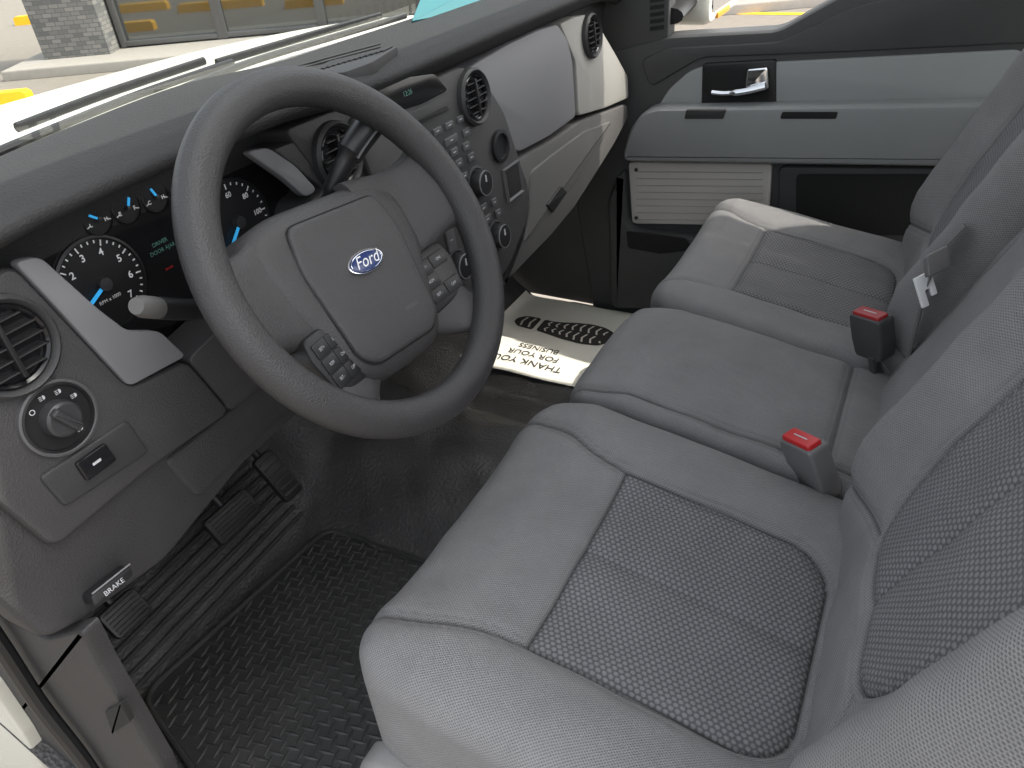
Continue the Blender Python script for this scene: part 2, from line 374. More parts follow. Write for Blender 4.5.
def soft(name,fr,a0,a1,b0,b1,Dp,rr,H,seams,ins,mats,parent,panel_name,step=.0034,cr=.1,puff=.0035,soft_seams=()):
    pa,qa,sa=axis(a0,a1,rr[0],rr[1],Dp,step); pb,qb,sb=axis(b0,b1,rr[2],rr[3],Dp,step)
    A,B=np.meshgrid(pa,pb,indexing='ij'); QA,QB=np.meshgrid(qa,qb,indexing='ij'); SA,SB=np.meshgrid(sa,sb,indexing='ij')
    drop=Dp*(1-(1-QA/Dp)*(1-QB/Dp)); k=1-drop/Dp
    d=np.full(A.shape,9.)
    for s_ in seams: d=np.minimum(d,segdist(A,B,s_))
    d2=np.full(A.shape,9.)
    for s_ in soft_seams: d2=np.minimum(d2,segdist(A,B,s_))
    na=(A-(a0+a1)/2)/((a1-a0)/2); nb=(B-(b0+b1)/2)/((b1-b0)/2)
    f=1-cr*np.abs(na)**6*np.abs(nb)**6
    wr=.0010*np.sin(A*31+B*17+2*np.sin(B*23))+.0010*np.sin(A*67-B*49)*np.sin(B*38+1)
    h=H(A,B)-drop+k*(wr-.0045*np.exp(-(d/.0028)**2)+puff*(1-np.exp(-(d/.012)**2))-.0014*np.exp(-((d-.0085)/.0018)**2)-.002*np.exp(-(d2/.004)**2)-.003*np.exp(-(d2/.02)**2))
    A2=(a0+a1)/2+na*f*(a1-a0)/2; B2=(b0+b1)/2+nb*f*(b1-b0)/2
    o,u,v,n=[np.array(x) for x in (fr.o,fr.u,fr.v,fr.n)]
    Pn=o+A2[...,None]*u+B2[...,None]*v+h[...,None]*n
    L=np.array(ORG[parent.name]); Pn=(Pn-L).reshape(-1,3)
    na_,nb_=A.shape
    I,J=np.meshgrid(np.arange(na_-1),np.arange(nb_-1),indexing='ij'); b0_=(I*nb_+J).ravel()
    quads=np.stack([b0_,b0_+nb_,b0_+nb_+1,b0_+1],1)
    ca=A[:-1,:-1].ravel()+step/2; cb=B[:-1,:-1].ravel()+step/2
    isin=npin(ca,cb,ins) if ins else np.zeros(len(ca),bool)
    seamv=(np.maximum(np.exp(-(d/.0024)**2),np.maximum(.3*np.exp(-((d-.0085)/.0014)**2),.4*np.exp(-(d2/.002)**2)))).ravel()*(k.ravel()>.3); UVs=np.stack([SA.ravel(),SB.ravel()],1)
    res=[]
    for nm,mk,mt in ((name,~isin,mats[0]),(panel_name,isin,mats[1])):
        if not mk.any(): continue
        q=quads[mk]; used,inv=np.unique(q,return_inverse=True); q2=inv.reshape(q.shape)
        me=bpy.data.meshes.new(nm); me.from_pydata(Pn[used].tolist(),[],q2.tolist()); me.update()
        uvl=me.uv_layers.new(name='UVMap'); li=np.zeros(len(me.loops),dtype=np.int32); me.loops.foreach_get('vertex_index',li)
        uvl.data.foreach_set('uv',UVs[used][li].astype(np.float32).ravel())
        at=me.attributes.new('seam','FLOAT','POINT'); at.data.foreach_set('value',seamv[used].astype(np.float32))
        me.materials.append(mt); me.shade_smooth()
        o_=bpy.data.objects.new(nm,me); col.objects.link(o_); o_.parent=parent; ORG[o_.name]=ORG[parent.name]; res.append(o_)
    return res
LEAN=math.radians(22)
def backframe(x0=.0,z0=.33): return Fr((x0,0,z0),(0,-1,0),(math.sin(LEAN),0,math.cos(LEAN)))
def sm2(p,n=8): return [(q.x,q.y) for q in smoothpath([(a,b,0) for a,b in p],n)]
def outer_seat(name,label,y0,y1,ym,X0=-.435):
    t=thing(name,((-.18),ym,.0),label,'seat')
    hw=(y1-y0)/2
    def H(A,B):
        yn=(B-ym)/hw
        z=.421-.17*np.clip(A+.33,0,9)-.35*np.clip(-.33-A,0,9)**1.3
        return z+.018*np.exp(-((np.abs(yn)-.78)/.24)**2)-.003*np.cos(np.clip(yn,-1,1)*math.pi/2)
    w=.147
    ins=[(-.25,ym-w),(-.25,ym+w)]+[p for p in rpoly([(-.25,ym-w),(-.25,ym+w),(.015,ym+w-.005),(.015,ym-w+.005)],.06,8) if p[0]>-.18]
    if area(ins)<0: ins=ins[::-1]
    loop=ins+[ins[0]]
    seams=[loop, sm2([(-.25,ym+w),(-.30,ym+w+.008),(-.36,ym+w+.03),(-.45,ym+w+.045)]), sm2([(-.25,ym-w),(-.30,ym-w-.008),(-.36,ym-w-.03),(-.45,ym-w-.045)])]
    soft('cushion',FL,X0,.12,y0,y1,.20,(.042,.02,.028,.028),H,seams,ins,(M['fabric'],M['insert']),t,'cushion_panel',cr=.12,soft_seams=[[(-.25,ym+.005),(.02,ym+.005)]])
    bf=backframe(.03,.33)
    def HB(A,B):
        yn=(-A-ym)/hw
        return .03+.045*np.exp(-((np.abs(yn)-.82)/.2)**2)*np.clip((B+.05)/.2,0,1)-.02*np.clip(1-B/.12,0,1)
    w2=.135
    insb=[(-(ym+w2-.03),.13),(-(ym-w2+.03),.13),(-(ym-w2-.0),.20),(-(ym-w2-.015),.62),(-(ym+w2+.015),.62),(-(ym+w2),.20)]
    insb=rpoly(insb,.05,6)
    if area(insb)<0: insb=insb[::-1]
    seamsb=[insb+[insb[0]],[(-(ym+w2-.03),.13),(-(ym+hw),.07)],[(-(ym-w2+.03),.13),(-(ym-hw),.07)]]
    soft('backrest',bf,-y1,-y0,-.06,.74,.15,(.05,.05,.03,.06),HB,seamsb,insb,(M['fabric'],M['insert']),t,'backrest_panel',cr=.08,soft_seams=[[(-(ym+.005),.13),(-(ym+.005),.62)]])
    mb=MB(); box(mb,(-.14,ym,.12),(1,0,0),(0,1,0),(0,0,1),.48,.42,.2,.02,.05); mb.build('seat_base',M['black'],t)
    return t
ds=outer_seat('driver_seat','grey cloth driver seat nearest the camera with charcoal mesh panels',.30,.82,.56)
ps=outer_seat('passenger_seat','grey cloth passenger seat beside the far door with a sunlit patch',1.13,1.65,1.39,-.390)
mb=MB(); plate(mb,Fr((0,.305,0),(1,0,0),(0,0,1)),[(-.43,.20),(-.40,.285),(-.2,.27),(.12,.26),(.15,.08),(-.36,.08)],-.012,.022,.012,.03); mb.build('side_shield',M['seatbase'],ds)
cs=thing('centre_seat',(-.15,.975,0),'narrow plain grey centre seat between the two wider seats','seat')
def HC(A,B):
    yn=(B-.975)/.15
    return .430-.16*np.clip(A+.3,0,9)-.3*np.clip(-.3-A,0,9)**1.3+.004*(1-yn*yn)
soft('cushion',FL,-.405,.12,.824,1.126,.16,(.038,.02,.022,.022),HC,[sm2([(-.40,.848),(-.1,.851),(.12,.851)]),[(-.02,.82),(-.02,1.13)]],None,(M['fabric2'],M['insert']),cs,'cushion_panel',cr=.08,puff=.003,soft_seams=[])
bf=backframe(.05,.33)
soft('backrest',bf,-1.122,-.828,-.06,.66,.12,(.03,.03,.03,.05),lambda A,B:.035+0*A,[[(-1.09,-.1),(-1.09,.7)],[(-.86,-.1),(-.86,.7)],[(-1.12,.34),(-.83,.34)]],None,(M['fabric2'],M['insert']),cs,'backrest_panel',cr=.06,puff=.004)
mb=MB(); box(mb,(-.12,.975,.12),(1,0,0),(0,1,0),(0,0,1),.44,.24,.18,.01,.03); mb.build('seat_base',M['black'],cs)
# ------------------------------------------------------------------ belt buckles
def PYp(px,py,Y):
    d=ray(px,py); return CAM+d*((Y-CAM.y)/d.y)
def buckle(name,label,top,bot,Y,w,mat,red,hl=.062,rb=.009,th=.014):
    T=PYp(*top,Y); B=PYp(*bot,Y); ax=(T-B).normalized()
    t=thing(name,B,label,'buckle')
    wd=V((.80,-.60,0)); wd=(wd-ax*wd.dot(ax)).normalized()
    mb=MB(); fr=Fr(T,wd,ax); plate(mb,fr,[(-w*.42,-hl),(w*.42,-hl),(w*.5,-hl*.6),(w*.5,-.004),(-w*.5,-.004),(-w*.5,-hl*.6)],-th,th,.005,.008); mb.build('housing',mat,t)
    mb=MB(); f2=Fr(T-ax*.006,wd,ax.cross(wd)); f2.n=ax.copy()
    plate(mb,f2,rect(0,0,w*.86,th*1.55),-.004,rb,.003,.005); mb.build('release_button',red,t)
    mb=MB(); plate(mb,f2,rect(0,0,w*.4,.0018),rb-.0005,rb+.0006,0,0); mb.build('press_mark',M['btnlt'],t)
    mb=MB(); tube(mb,[T-ax*hl*.9,T-ax*(hl+.03),B-V((-.03,0,.07))],[w*.42,w*.40,w*.38],12,flat=.35); mb.build('stem',M['beltdark'],t)
buckle('seat_belt_buckle','grey seat belt buckle with red button beside the driver seat cushion',(801,438),(826,512),.827,.062,M['belt'],M['red'],.092,.008,.015)
buckle('seat_belt_buckle','dark seat belt buckle with red button beside the passenger seat cushion',(870,312),(874,352),1.125,.060,M['beltdark'],M['reddark'],.078,.0065,.015)
sb=thing('seat_belt',(0.05,1.1,.5),'grey lap belt with a white tongue lying against the passenger backrest','seat belt')
mb=MB(); P=[PYp(x,y,Yy) for x,y,Yy in ((905,372,1.10),(918,320,1.105),(930,275,1.11),(942,250,1.12),(965,225,1.13))]
tube(mb,smoothpath(P),.02,10,flat=.12); mb.build('webbing',M['webbing'],sb)
mb=MB(); T=PYp(936,262,1.09); fr=Fr(T,RT+UP*.5,UP-RT*.1); plate(mb,fr,rect(0,0,.034,.03),-.003,.008,.002,.005); mb.build('latch_housing',M['belt'],sb)
mb=MB(); T=PYp(925,290,1.09); fr=Fr(T,RT+UP*.5,UP-RT*.3); plate(mb,fr,[(-.012,-.022),(-.002,-.022),(-.002,.0),(.006,.0),(.006,-.012),(.014,-.012),(.014,.022),(-.012,.022)],-.001,.004,.001,.002); mb.build('tongue',M['whitemark'],sb)
# ------------------------------------------------------------------ DASHBOARD
da=thing('dashboard',(-.75,.95,.45),'charcoal dashboard with silver trim, round vents and centre controls spanning the cab','dashboard')
def bump(y,c,w): return math.exp(-((y-c)/w)**4)
def prof(y):
    b=bump(y,.50,.27); e=max(0,abs(y-.97)-.62)/.2
    z=.868+.018*b-.03*e*e; xr=-.645+.020*b-.01*e
    fx=-.862+.115*(max(0,.80-y)/.6)**1.25+.02*max(0,y-1.0)+.02*e
    return [(fx-.012,z-.05),(fx-.004,z-.020),(fx+.008,z-.006),(fx+.04,z+.001),((fx+xr)/2,z+.005),(xr-.03,z+.002),(xr-.012,z-.003),(xr,z-.012),(xr-.004,z-.024),(xr-.03,z-.045+.012*b),(-.712,z-.046),(-.728,.6),(-.735,.49),(-.80,.46),(-1.1,.47)]
mb=MB(); ny=90; vs=[];fs=[]
for j in range(ny+1):
    y=.165+1.62*j/ny; pr=smoothpath([(a,b,0) for a,b in prof(y)],4); m=len(pr); vs+=[(p.x,y,p.y) for p in pr]
for j in range(ny):
    for k in range(m-1):
        a=j*m+k; fs.append((a,a+1,a+m+1,a+m))
fs.append(tuple(range(m))); fs.append(tuple(range(ny*m,ny*m+m)))
mb.add(vs,fs); mb.build('dash_top_pad',M['dashtop'],da,sharp=60)
TOP=Fr((0,0,.876),(1,0,0),(0,1,0))
def dplate(name,pts,h0,h1,mat,parent=da,bev=.003,r=.012,fr=D):
    mb=MB(); plate(mb,fr,fr.pxs(pts,h1),h0,h1,bev,r); return mb.build(name,mat,parent)
dplate('driver_fascia',[(-70,330),(12,262),(130,388),(188,360),(232,412),(150,470),(55,550),(-60,455)],-.06,.006,M['fascia'],bev=.006,r=.015)
dplate('knee_panel',[(-60,400),(40,440),(150,430),(250,330),(350,330),(335,392),(300,415),(245,465),(168,560),(85,622),(46,642),(-70,545)],-.06,-.006,M['lower'],bev=.010,r=.014)
dplate('column_cover_panel',[(165,462),(238,404),(262,378),(330,352),(322,388),(292,408),(245,452),(200,500)],-.03,-.001,M['lower'],bev=.006,r=.012)
dplate('cluster_trim',[(14,262),(40,256),(100,310),(128,331),(160,331),(187,356),(130,387)],-.004,.0075,M['silver'],r=.008,bev=.002)
dplate('cluster_side_trim',[(246,152),(268,147),(296,166),(318,190),(306,198),(284,178)],-.004,.006,M['silver'],r=.010,bev=.002)
dplate('cluster_side_panel',[(272,150),(318,132),(400,150),(400,260),(330,330),(232,412),(188,360),(300,250),(310,203),(325,190)],-.06,.002,M['fascia'],r=.01)
dplate('upper_dash_band',[(285,130),(330,112),(400,92),(420,120),(400,180),(330,190)],-.05,.004,M['fascia'],r=.012)
dplate('passenger_trim_panel',[(460,74),(480,60),(510,43),(540,29),(558,24),(568,40),(573,62),(576,117),(550,136),(520,152),(508,146),(500,110)],-.05,.004,M['silver'],r=.012,bev=.004)
dplate('passenger_end_panel',[(560,24),(574,17),(588,14),(602,30),(616,54),(628,76),(629,98),(606,108),(579,116),(576,62)],-.05,.004,M['sunpanel'],r=.012,bev=.004)
dplate('glove_box_lid',[(506,155),(520,157),(550,141),(580,121),(606,111),(628,103),(629,118),(614,146),(596,175),(575,208),(552,236),(525,264),(503,287),(512,262),(530,215),(524,180)],-.06,-.001,M['lidgrey'],r=.012,bev=.008)
dplate('glove_box_door',[(531,172),(552,155),(585,131),(612,121),(604,140),(580,178),(560,203),(541,226),(524,244),(530,216)],-.01,.003,M['lidgrey'],r=.014,bev=.004)
mb=MB(); plate(mb,D,D.pxs([(547,205),(561,186),(567,192),(553,213)],.006),-.01,.0075,.002,.004); mb.build('glove_box_latch',M['black'],da)
# centre stack
ST=Fr((-.645,0,.77),(0,1,0),(-.10,0,1))
cst=dplate('centre_stack',[(352,122),(385,92),(440,76),(462,66),(482,74),(505,112),(527,180),(530,215),(512,262),(494,292),(455,330),(420,300),(380,200)],-.06,.0,M['fascia'],r=.014,bev=.006,fr=ST)
mb=MB(); plate(mb,ST,ST.pxs([(366,99),(392,79),(436,73),(450,90),(424,104),(380,118)],.005),-.01,.003,.002,.010); k=mb.build('display_screen',M['gloss'],cst)
mb=MB(); a,b=ST.px(408,93,.004); text(mb,ST,'12:26',a,b,.0034,.010); mb.build('display_text',M['gtext'],k)
mb=MB(); plate(mb,ST,ST.pxs([(398,120),(420,107),(448,98),(470,140),(492,190),(492,205),(440,222),(425,190)],.003),-.002,.002,.001,.012); mb.build('radio_panel',M['dash'],cst)
mb=MB(); plate(mb,ST,ST.pxs([(414,122),(447,106),(449,110),(417,126)],.004),.001,.0045,.0005,.001); mb.build('disc_slot',M['void'],cst)
def btns(lst,name='button',mat='btn',fr=ST,parent=cst,h0=.001,h1=.006):
    for x,y,w,h in lst:
        a,b=fr.px(x,y,h1); mb=MB(); plate(mb,fr,rect(a,b,w,h),h0,h1,.0012,.002); mb.build(name,M[mat],parent)
B1=[(427,136,.018,.010),(438,131,.022,.010),(450,125,.022,.010),(461,119,.018,.010),(434,149,.030,.014),(452,140,.036,.012),(467,132,.020,.012),(443,158,.019,.012),(455,152,.019,.012),(467,146,.019,.012),(448,169,.019,.012),(460,163,.019,.012),(472,157,.019,.012),(468,203,.044,.010),(455,181,.017,.010),(465,176,.017,.010)]
btns(B1,mat='btn2',h1=.0045); btns([(x,y,min(.008,w*.45),.0012) for x,y,w,h in B1],name='button_marking',mat='btnlt',h0=.0046,h1=.0048)
B2=[(425,232,.024,.012),(431,244,.024,.012),(437,256,.024,.012),(452,240,.022,.036),(447,264,.020,.012),(484,208,.024,.012),(495,202,.016,.012),(488,219,.024,.012),(499,213,.016,.012),(475,226,.024,.012)]
btns(B2,mat='btn2',h1=.0045); btns([(x,y,w*.35,.0012) for x,y,w,h in B2],name='button_marking',mat='btnlt',h0=.0046,h1=.0048)
for x,y,r in ((482,183,.022),(445,211,.022),(501,236,.022),(462,266,.022)):
    a,b=ST.px(x,y,.012); mb=MB()
    lathe(mb,ST,a,b,[(r*1.0,0),(r*1.0,.004),(r*.95,.017),(r*.88,.020),(r*.75,.021),(0.0001,.0195)],32); mb.build('control_knob',M['black'],cst)
    mb=MB(); lathe(mb,ST,a,b,[(r*1.32,-.001),(r*1.30,.003),(r*1.1,.004),(r*1.05,.003)],32); mb.build('knob_ring',M['dash'],cst)
    mb=MB(); lathe(mb,ST,a,b,[(r*.93,.0192),(r*.90,.0210),(r*.86,.0208)],32); mb.build('knob_trim',M['silver'],cst)
    mb=MB(); plate(mb,ST,rect(a,b+r*.35,.002,r*.5),.0200,.0222,0,0); mb.build('pointer',M['btnlt'],cst)
a,b=ST.px(500,146,.002); mb=MB(); lathe(mb,ST,a,b,[(.027,0),(.027,.006),(.021,.007),(.020,.002),(.0001,.0015)],32); mb.build('power_socket',M['black'],cst)
mb=MB(); a,b=ST.px(513,181,.002); plate(mb,ST,rect(a,b,.050,.050),-.002,.003,.001,.008); mb.build('storage_slot',M['void'],cst)
mb=MB(); o1=rect(a,b,.060,.060); o2=rect(a,b,.048,.048)
mb.add([ST.pt(x,y,.001) for x,y in o1]+[ST.pt(x,y,.006) for x,y in inset(o1,.002)]+[ST.pt(x,y,.004) for x,y in o2],[(i,(i+1)%4,4+(i+1)%4,4+i) for i in range(4)]+[(4+i,4+(i+1)%4,8+(i+1)%4,8+i) for i in range(4)]); mb.build('slot_surround',M['btn2'],cst)
# vents
def vent(fr,x,y,r,h=0.0,par=da,ry=1.0,nsl=5):
    a,b=fr.px(x,y,h); mb=MB()
    lathe(mb,fr,a,b,[(r*1.22,h-.01),(r*1.2,h+.006),(r*1.1,h+.010),(r*1.0,h+.006),(r*.96,h-.004),(r*.9,h-.0),],40,ry); v=mb.build('air_vent',M['dash'],par)
    mb=MB(); lathe(mb,fr,a,b,[(r*.98,h+.0045),(r*.92,h+.007),(r*.86,h+.005),(r*.84,h+.001),(.0001,h+.0008)],40,ry); mb.build('vent_bowl',M['gloss'],v)
    mb=MB()
    for k in range(nsl):
        yy=(k-(nsl-1)/2)*r*.30; w=2*math.sqrt(max(0,(r*.84)**2-yy*yy)); plate(mb,fr,rect(a,b+yy*ry,w,r*.05),h+.001,h+.009,.001,.001)
    plate(mb,fr,rect(a,b,r*.12,r*1.5),h+.001,h+.011,.001,.001)
    mb.build('vent_slats',M['black'],v); return v
vent(D,4,347,.038,.008); vent(D,337,156,.036,.006); vent(ST,473,97,.036,.002); vent(D,591,36,.036,.006)
# headlight switch
a,b=D.px(60,418,.01); mb=MB(); lathe(mb,D,a,b,[(.036,.002),(.035,.009),(.031,.010),(.030,.007),(.0001,.007)],44); k=mb.build('headlight_switch',M['black'],da)
mb=MB(); lathe(mb,D,a,b,[(.0365,.006),(.0362,.0105),(.034,.0112),(.033,.010)],44); mb.build('switch_ring',M['btn2'],k)
mb=MB(); lathe(mb,D,a,b,[(.0175,.007),(.0165,.018),(.014,.020),(.0001,.020)],32); mb.build('switch_knob',M['btn'],k)
mb=MB(); plate(mb,D,rect(a,b,.009,.031,.5),.018,.025,.003,.003); mb.build('switch_grip',M['btn'],k)
def symb(q,kind):
    th=math.radians(q); cx,cy=a+.0242*math.cos(th),b+.0242*math.sin(th); mb=MB()
    if kind=='off': lathe(mb,D,cx,cy,[(.0019,.0077),(.0027,.0077)],16)
    else:
        plate(mb,D,[(cx,cy-.0022),(cx+.0016,cy-.0018),(cx+.0024,cy),(cx+.0016,cy+.0018),(cx,cy+.0022)],.0075,.0078,0,0)
    mb.build('switch_symbol',M['btnlt'],k)
    if kind!='off':
        for j in (-1,0,1):
            mb=MB(); plate(mb,D,rect(cx-.0022,cy+j*.0016,.0026,.0006),.0075,.0078,0,0); mb.build('symbol_ray',M['btnlt'],k)
for q,kd in ((25,'b'),(62,'s'),(98,'b'),(135,'off'),(-60,'f')): symb(q,kd)
k=dplate('dimmer_module',[(40,478),(128,420),(150,452),(66,508)],-.01,.010,M['dash'],r=.006)
mb=MB(); plate(mb,D,D.pxs([(76,464),(106,443),(118,460),(88,482)],.014),.008,.014,.002,.003); mb.build('rocker_switch',M['gloss'],k)
mb=MB(); a,b=D.px(97,462,.0145); plate(mb,D,rect(a,b,.009,.0025),.0142,.0147,0,0); mb.build('switch_symbol',M['btnlt'],k)
# cluster
cl=dplate('gauge_cluster',[(22,262),(48,222),(120,176),(200,150),(262,150),(305,190),(310,235),(240,290),(165,330),(112,336),(76,300)],-.012,.0,M['gloss'],r=.02,fr=K)
def arc_ticks(mb,a,b,r,a0,a1,n,l,w,major=1):
    for k in range(n+1):
        th=math.radians(a0+(a1-a0)*k/n); ll=l*(1 if k%major==0 else .5)
        c=(a+(r-ll/2)*math.cos(th),b+(r-ll/2)*math.sin(th)); plate(mb,K,rect(c[0],c[1],ll,w,th),.003,.0034,0,0)
def gauge(x,y,r,nums,a0,a1,ticks,major,nd,nsz,small=False):
    a,b=K.px(x,y,.003); mb=MB(); lathe(mb,K,a,b,[(r*1.08,0),(r*1.08,.004),(r*1.02,.005),(r*1.0,.002),(.0001,.002)],48); g=mb.build('gauge',M['black'],cl)
    mb=MB(); arc_ticks(mb,a,b,r*.97,a0,a1,ticks,r*(.30 if small else .13),.0011 if small else .0014,major)
    for k,sx in enumerate(nums):
        if not sx: continue
        th=math.radians(a0+(a1-a0)*k/(len(nums)-1)); text(mb,K,sx,a+r*(.62 if small else .70)*math.cos(th),b+r*(.62 if small else .70)*math.sin(th),.0032,nsz,bold=.0002)
    mb.build('gauge_markings',M['whitemark'],g)
    mb=MB(); th=math.radians(nd); d=(math.cos(th),math.sin(th))
    w=.0011 if small else .0017
    L0,L1=-.1*r,(.7 if small else .80)*r
    plate(mb,K,rect(a+d[0]*(L0+L1)/2,b+d[1]*(L0+L1)/2,L1-L0,2*w,th),.006,.0075,0,0); mb.build('gauge_needle',M['blue'],g)
    mb=MB(); lathe(mb,K,a,b,[(r*.16,.002),(r*.15,.009),(.0001,.0095)],20); mb.build('needle_hub',M['btn'],g)
    return g,a,b
g1,a1,b1=gauge(103,284,.046,['0','1','2','3','4','5','6','7'],215,-45,28,4,206,.0105)
mb=MB(); text(mb,K,'RPM x 1000',a1,b1-.017,.0032,.0052); mb.build('gauge_lettering',M['whitemark'],g1)
g2,a2,b2=gauge(238,222,.048,['0','20','40','60','80','100','120'],225,-45,24,4,222,.0088)
mb=MB(); text(mb,K,'MPH',a2,b2-.02,.0032,.006); mb.build('gauge_lettering',M['whitemark'],g2)
for x,y,l1,l2,nd in ((97,219,'L','H',140),(126,208,'E','F',60),(155,197,'C','H',110),(182,188,'C','H',100)):
    gauge(x,y,.0155,[l1,'',l2],200,-20,4,2,nd,.0058,True)
for t_,dy in (('DRIVER',.004),('DOOR AJAR',-.004)):
    mb=MB(); a,b=K.px(162,246,.003); text(mb,K,t_,a,b+dy,.002,.0062,bold=0); mb.build('display_text',M['gtext'],cl)
mb=MB(); a,b=K.px(170,268,.003); text(mb,K,'BRAKE',a,b,.002,.0036); mb.build('warning_lamp',M['red'],cl)
# defroster grille on top pad
mb=MB(); a_=TOP.pxs([(300,76),(335,60),(398,46),(372,62),(345,72)],.004); plate(mb,TOP,a_,-.01,.004,.001,.006); k=mb.build('speaker_grille',M['dash'],da)
mb=MB()
for i in range(14):
    p0=TOP.px(312+i*5.4,72-i*1.6,.005); p1=TOP.px(332+i*4.6,61-i*1.1,.005)
    tube(mb,[TOP.pt(*p0,.005),TOP.pt(*p1,.005)],.0012,6)
mb.build('grille_bars',M['black'],k)
for i in range(2):
    mb=MB(); pts=[TOP.pt(*TOP.px(x,y+i*3,.001),.001) for x,y in ((225,92),(265,76),(320,60),(380,44))]; tube(mb,smoothpath(pts),.0014,6)
    mb.build('defroster_slot',M['black'],da)
# teal card
mb=MB(); tf=Fr((-.80,1.25,.885),(0,1,0),(-.75,0,.66)); plate(mb,tf,tf.pxs([(412,21),(430,-25),(530,-40),(503,3)],0),-.003,.0,.0005,.002); tag(mb.build('folded_card',M['teal'],org=(-.78,1.2,.88)),'teal folded card lying on the dashboard by the windscreen','card')
# ------------------------------------------------------------------ steering column + levers
d0=ray(366,251); WC=CAM+d0*(.775/F)
TILT=math.radians(31)
W=Fr(WC,(0,1,0),(-math.sin(TILT),0,math.cos(TILT)))
sc=thing('steering_column',W.pt(0,0,-.2),'black steering column shroud with levers running from the dash to the wheel','steering column')
mb=MB()
secs=[(-.06,.045),(-.08,.058),(-.12,.064),(-.17,.066),(-.26,.07)]
vs=[];fs=[];m=24
for h,r in secs:
    for k in range(m):
        th=2*math.pi*k/m; vs.append(W.pt(r*math.cos(th),r*.9*math.sin(th)-.01,h))
for i in range(len(secs)-1):
    for k in range(m): j=(k+1)%m; fs.append((i*m+k,i*m+j,(i+1)*m+j,(i+1)*m+k))
fs.append(tuple(range(m))); mb.add(vs,fs); mb.build('shroud',M['dash'],sc)
def PXp(px,py,X):
    d=ray(px,py); return CAM+d*((X-CAM.x)/d.x)
B0=PXp(262,290,-.62); T0=PXp(158,308,-.585); E0=PXp(136,306,-.575)
mb=MB(); tube(mb,smoothpath([B0,PXp(205,308,-.60),T0]),.0105,14); k=mb.build('turn_signal_lever',M['black'],sc)
mb=MB(); tube(mb,[T0+(B0-T0)*.02,T0,T0+(E0-T0)*.15,T0+(E0-T0)*.75,E0],[.0095,.0100,.0103,.0100,.0075],18); mb.build('lever_knob',M['leverknob'],k)
G=[PXp(325,215,-.60),PXp(333,190,-.585),PXp(350,153,-.57),PXp(376,118,-.56)]
mb=MB(); tube(mb,smoothpath(G),[.013]*8+[.016]*8+[.022]*9,14,flat=.7); k=mb.build('gear_lever',M['black'],sc)
mb=MB(); q=smoothpath(G)[15:]; tube(mb,[p+V((.0165,-.003,.002)) for p in q],.0035,8,flat=.5); mb.build('lever_stripe',M['btn2'],k)
# ------------------------------------------------------------------ steering wheel
sw=thing('steering_wheel',WC,'dark grey four-spoke steering wheel with oval blue emblem on its hub','steering wheel')
mb=MB(); R0=.1780; n=120
vs=[];fs=[];m=18
for i in range(n):
    th=2*math.pi*i/n
    for k in range(m):
        ph=2*math.pi*k/m; rr=.0188*(1+.05*math.cos(2*ph)); r=R0+rr*math.cos(ph); vs.append(W.pt(r*math.cos(th),r*math.sin(th),1.0*rr*math.sin(ph)))
for i in range(n):
    for k in range(m):
        j=(k+1)%m; a=i*m; b=((i+1)%n)*m; fs.append((a+k,a+j,b+j,b+k))
mb.add(vs,fs); mb.build('rim',M['wheel'],sw,sharp=80)
HB0=-.009
ROT=math.radians(-6)
WH=Fr(W.pt(0.002,HB0,-.050),W.u*math.cos(ROT)+W.v*math.sin(ROT),W.v*math.cos(ROT)-W.u*math.sin(ROT))
hubo=rpoly([(-.122,.058),(-.098,.074),(-.062,.082),(.062,.082),(.098,.074),(.122,.058),(.118,.0),(.096,-.055),(.072,-.112),(.03,-.120),(-.03,-.120),(-.072,-.112),(-.096,-.055),(-.118,.0)],.025,5)
if area(hubo)<0: hubo=hubo[::-1]
def dome(mb,out,CS,cy=0):
    vs=[];fs=[];m=len(out)
    for s_,h in CS: vs+=[WH.pt(x*s_,(y-cy)*s_+cy,h) for x,y in out]
    for i in range(len(CS)-1):
        for k in range(m): j=(k+1)%m; fs.append((i*m+k,i*m+j,(i+1)*m+j,(i+1)*m+k))
    fs.append(tuple(range((len(CS)-1)*m,len(CS)*m))); mb.add(vs,fs)
mb=MB(); dome(mb,hubo,((1,-.04),(1,.006),(.985,.014),(.95,.0205),(.88,.0265),(.78,.0298),(.6,.031),(.1,.031)),-.02); mb.build('hub',M['hub'],sw,sharp=60)
def strip(name,sec,mat,th=.010):
    mb=MB(); vs=[];fs=[]; prof_=[(0,-.9),(0,.0),(.02,.45),(.07,.78),(.18,.95),(.5,1.04),(.82,.95),(.93,.78),(.98,.45),(1,.0),(1,-.9)]
    S=smoothpath([V(s[:3]) for s in sec],6); S2=smoothpath([V((s[3],s[4],0)) for s in sec],6)
    P=[(p.x,p.y,q.x,q.y,p.z) for p,q in zip(S,S2)]; m=len(prof_)
    for x1,y1,x2,y2,h in P:
        for t,hh in prof_: vs.append(W.pt(x1+(x2-x1)*t,y1+(y2-y1)*t,h+th*hh))
    for i in range(len(P)-1):
        for k in range(m):
            j=(k+1)%m; fs.append((i*m+k,i*m+j,(i+1)*m+j,(i+1)*m+k))
    fs.append(tuple(range(m))); fs.append(tuple(range((len(P)-1)*m,len(P)*m))); mb.add(vs,fs); return mb.build(name,mat,sw,sharp=60)
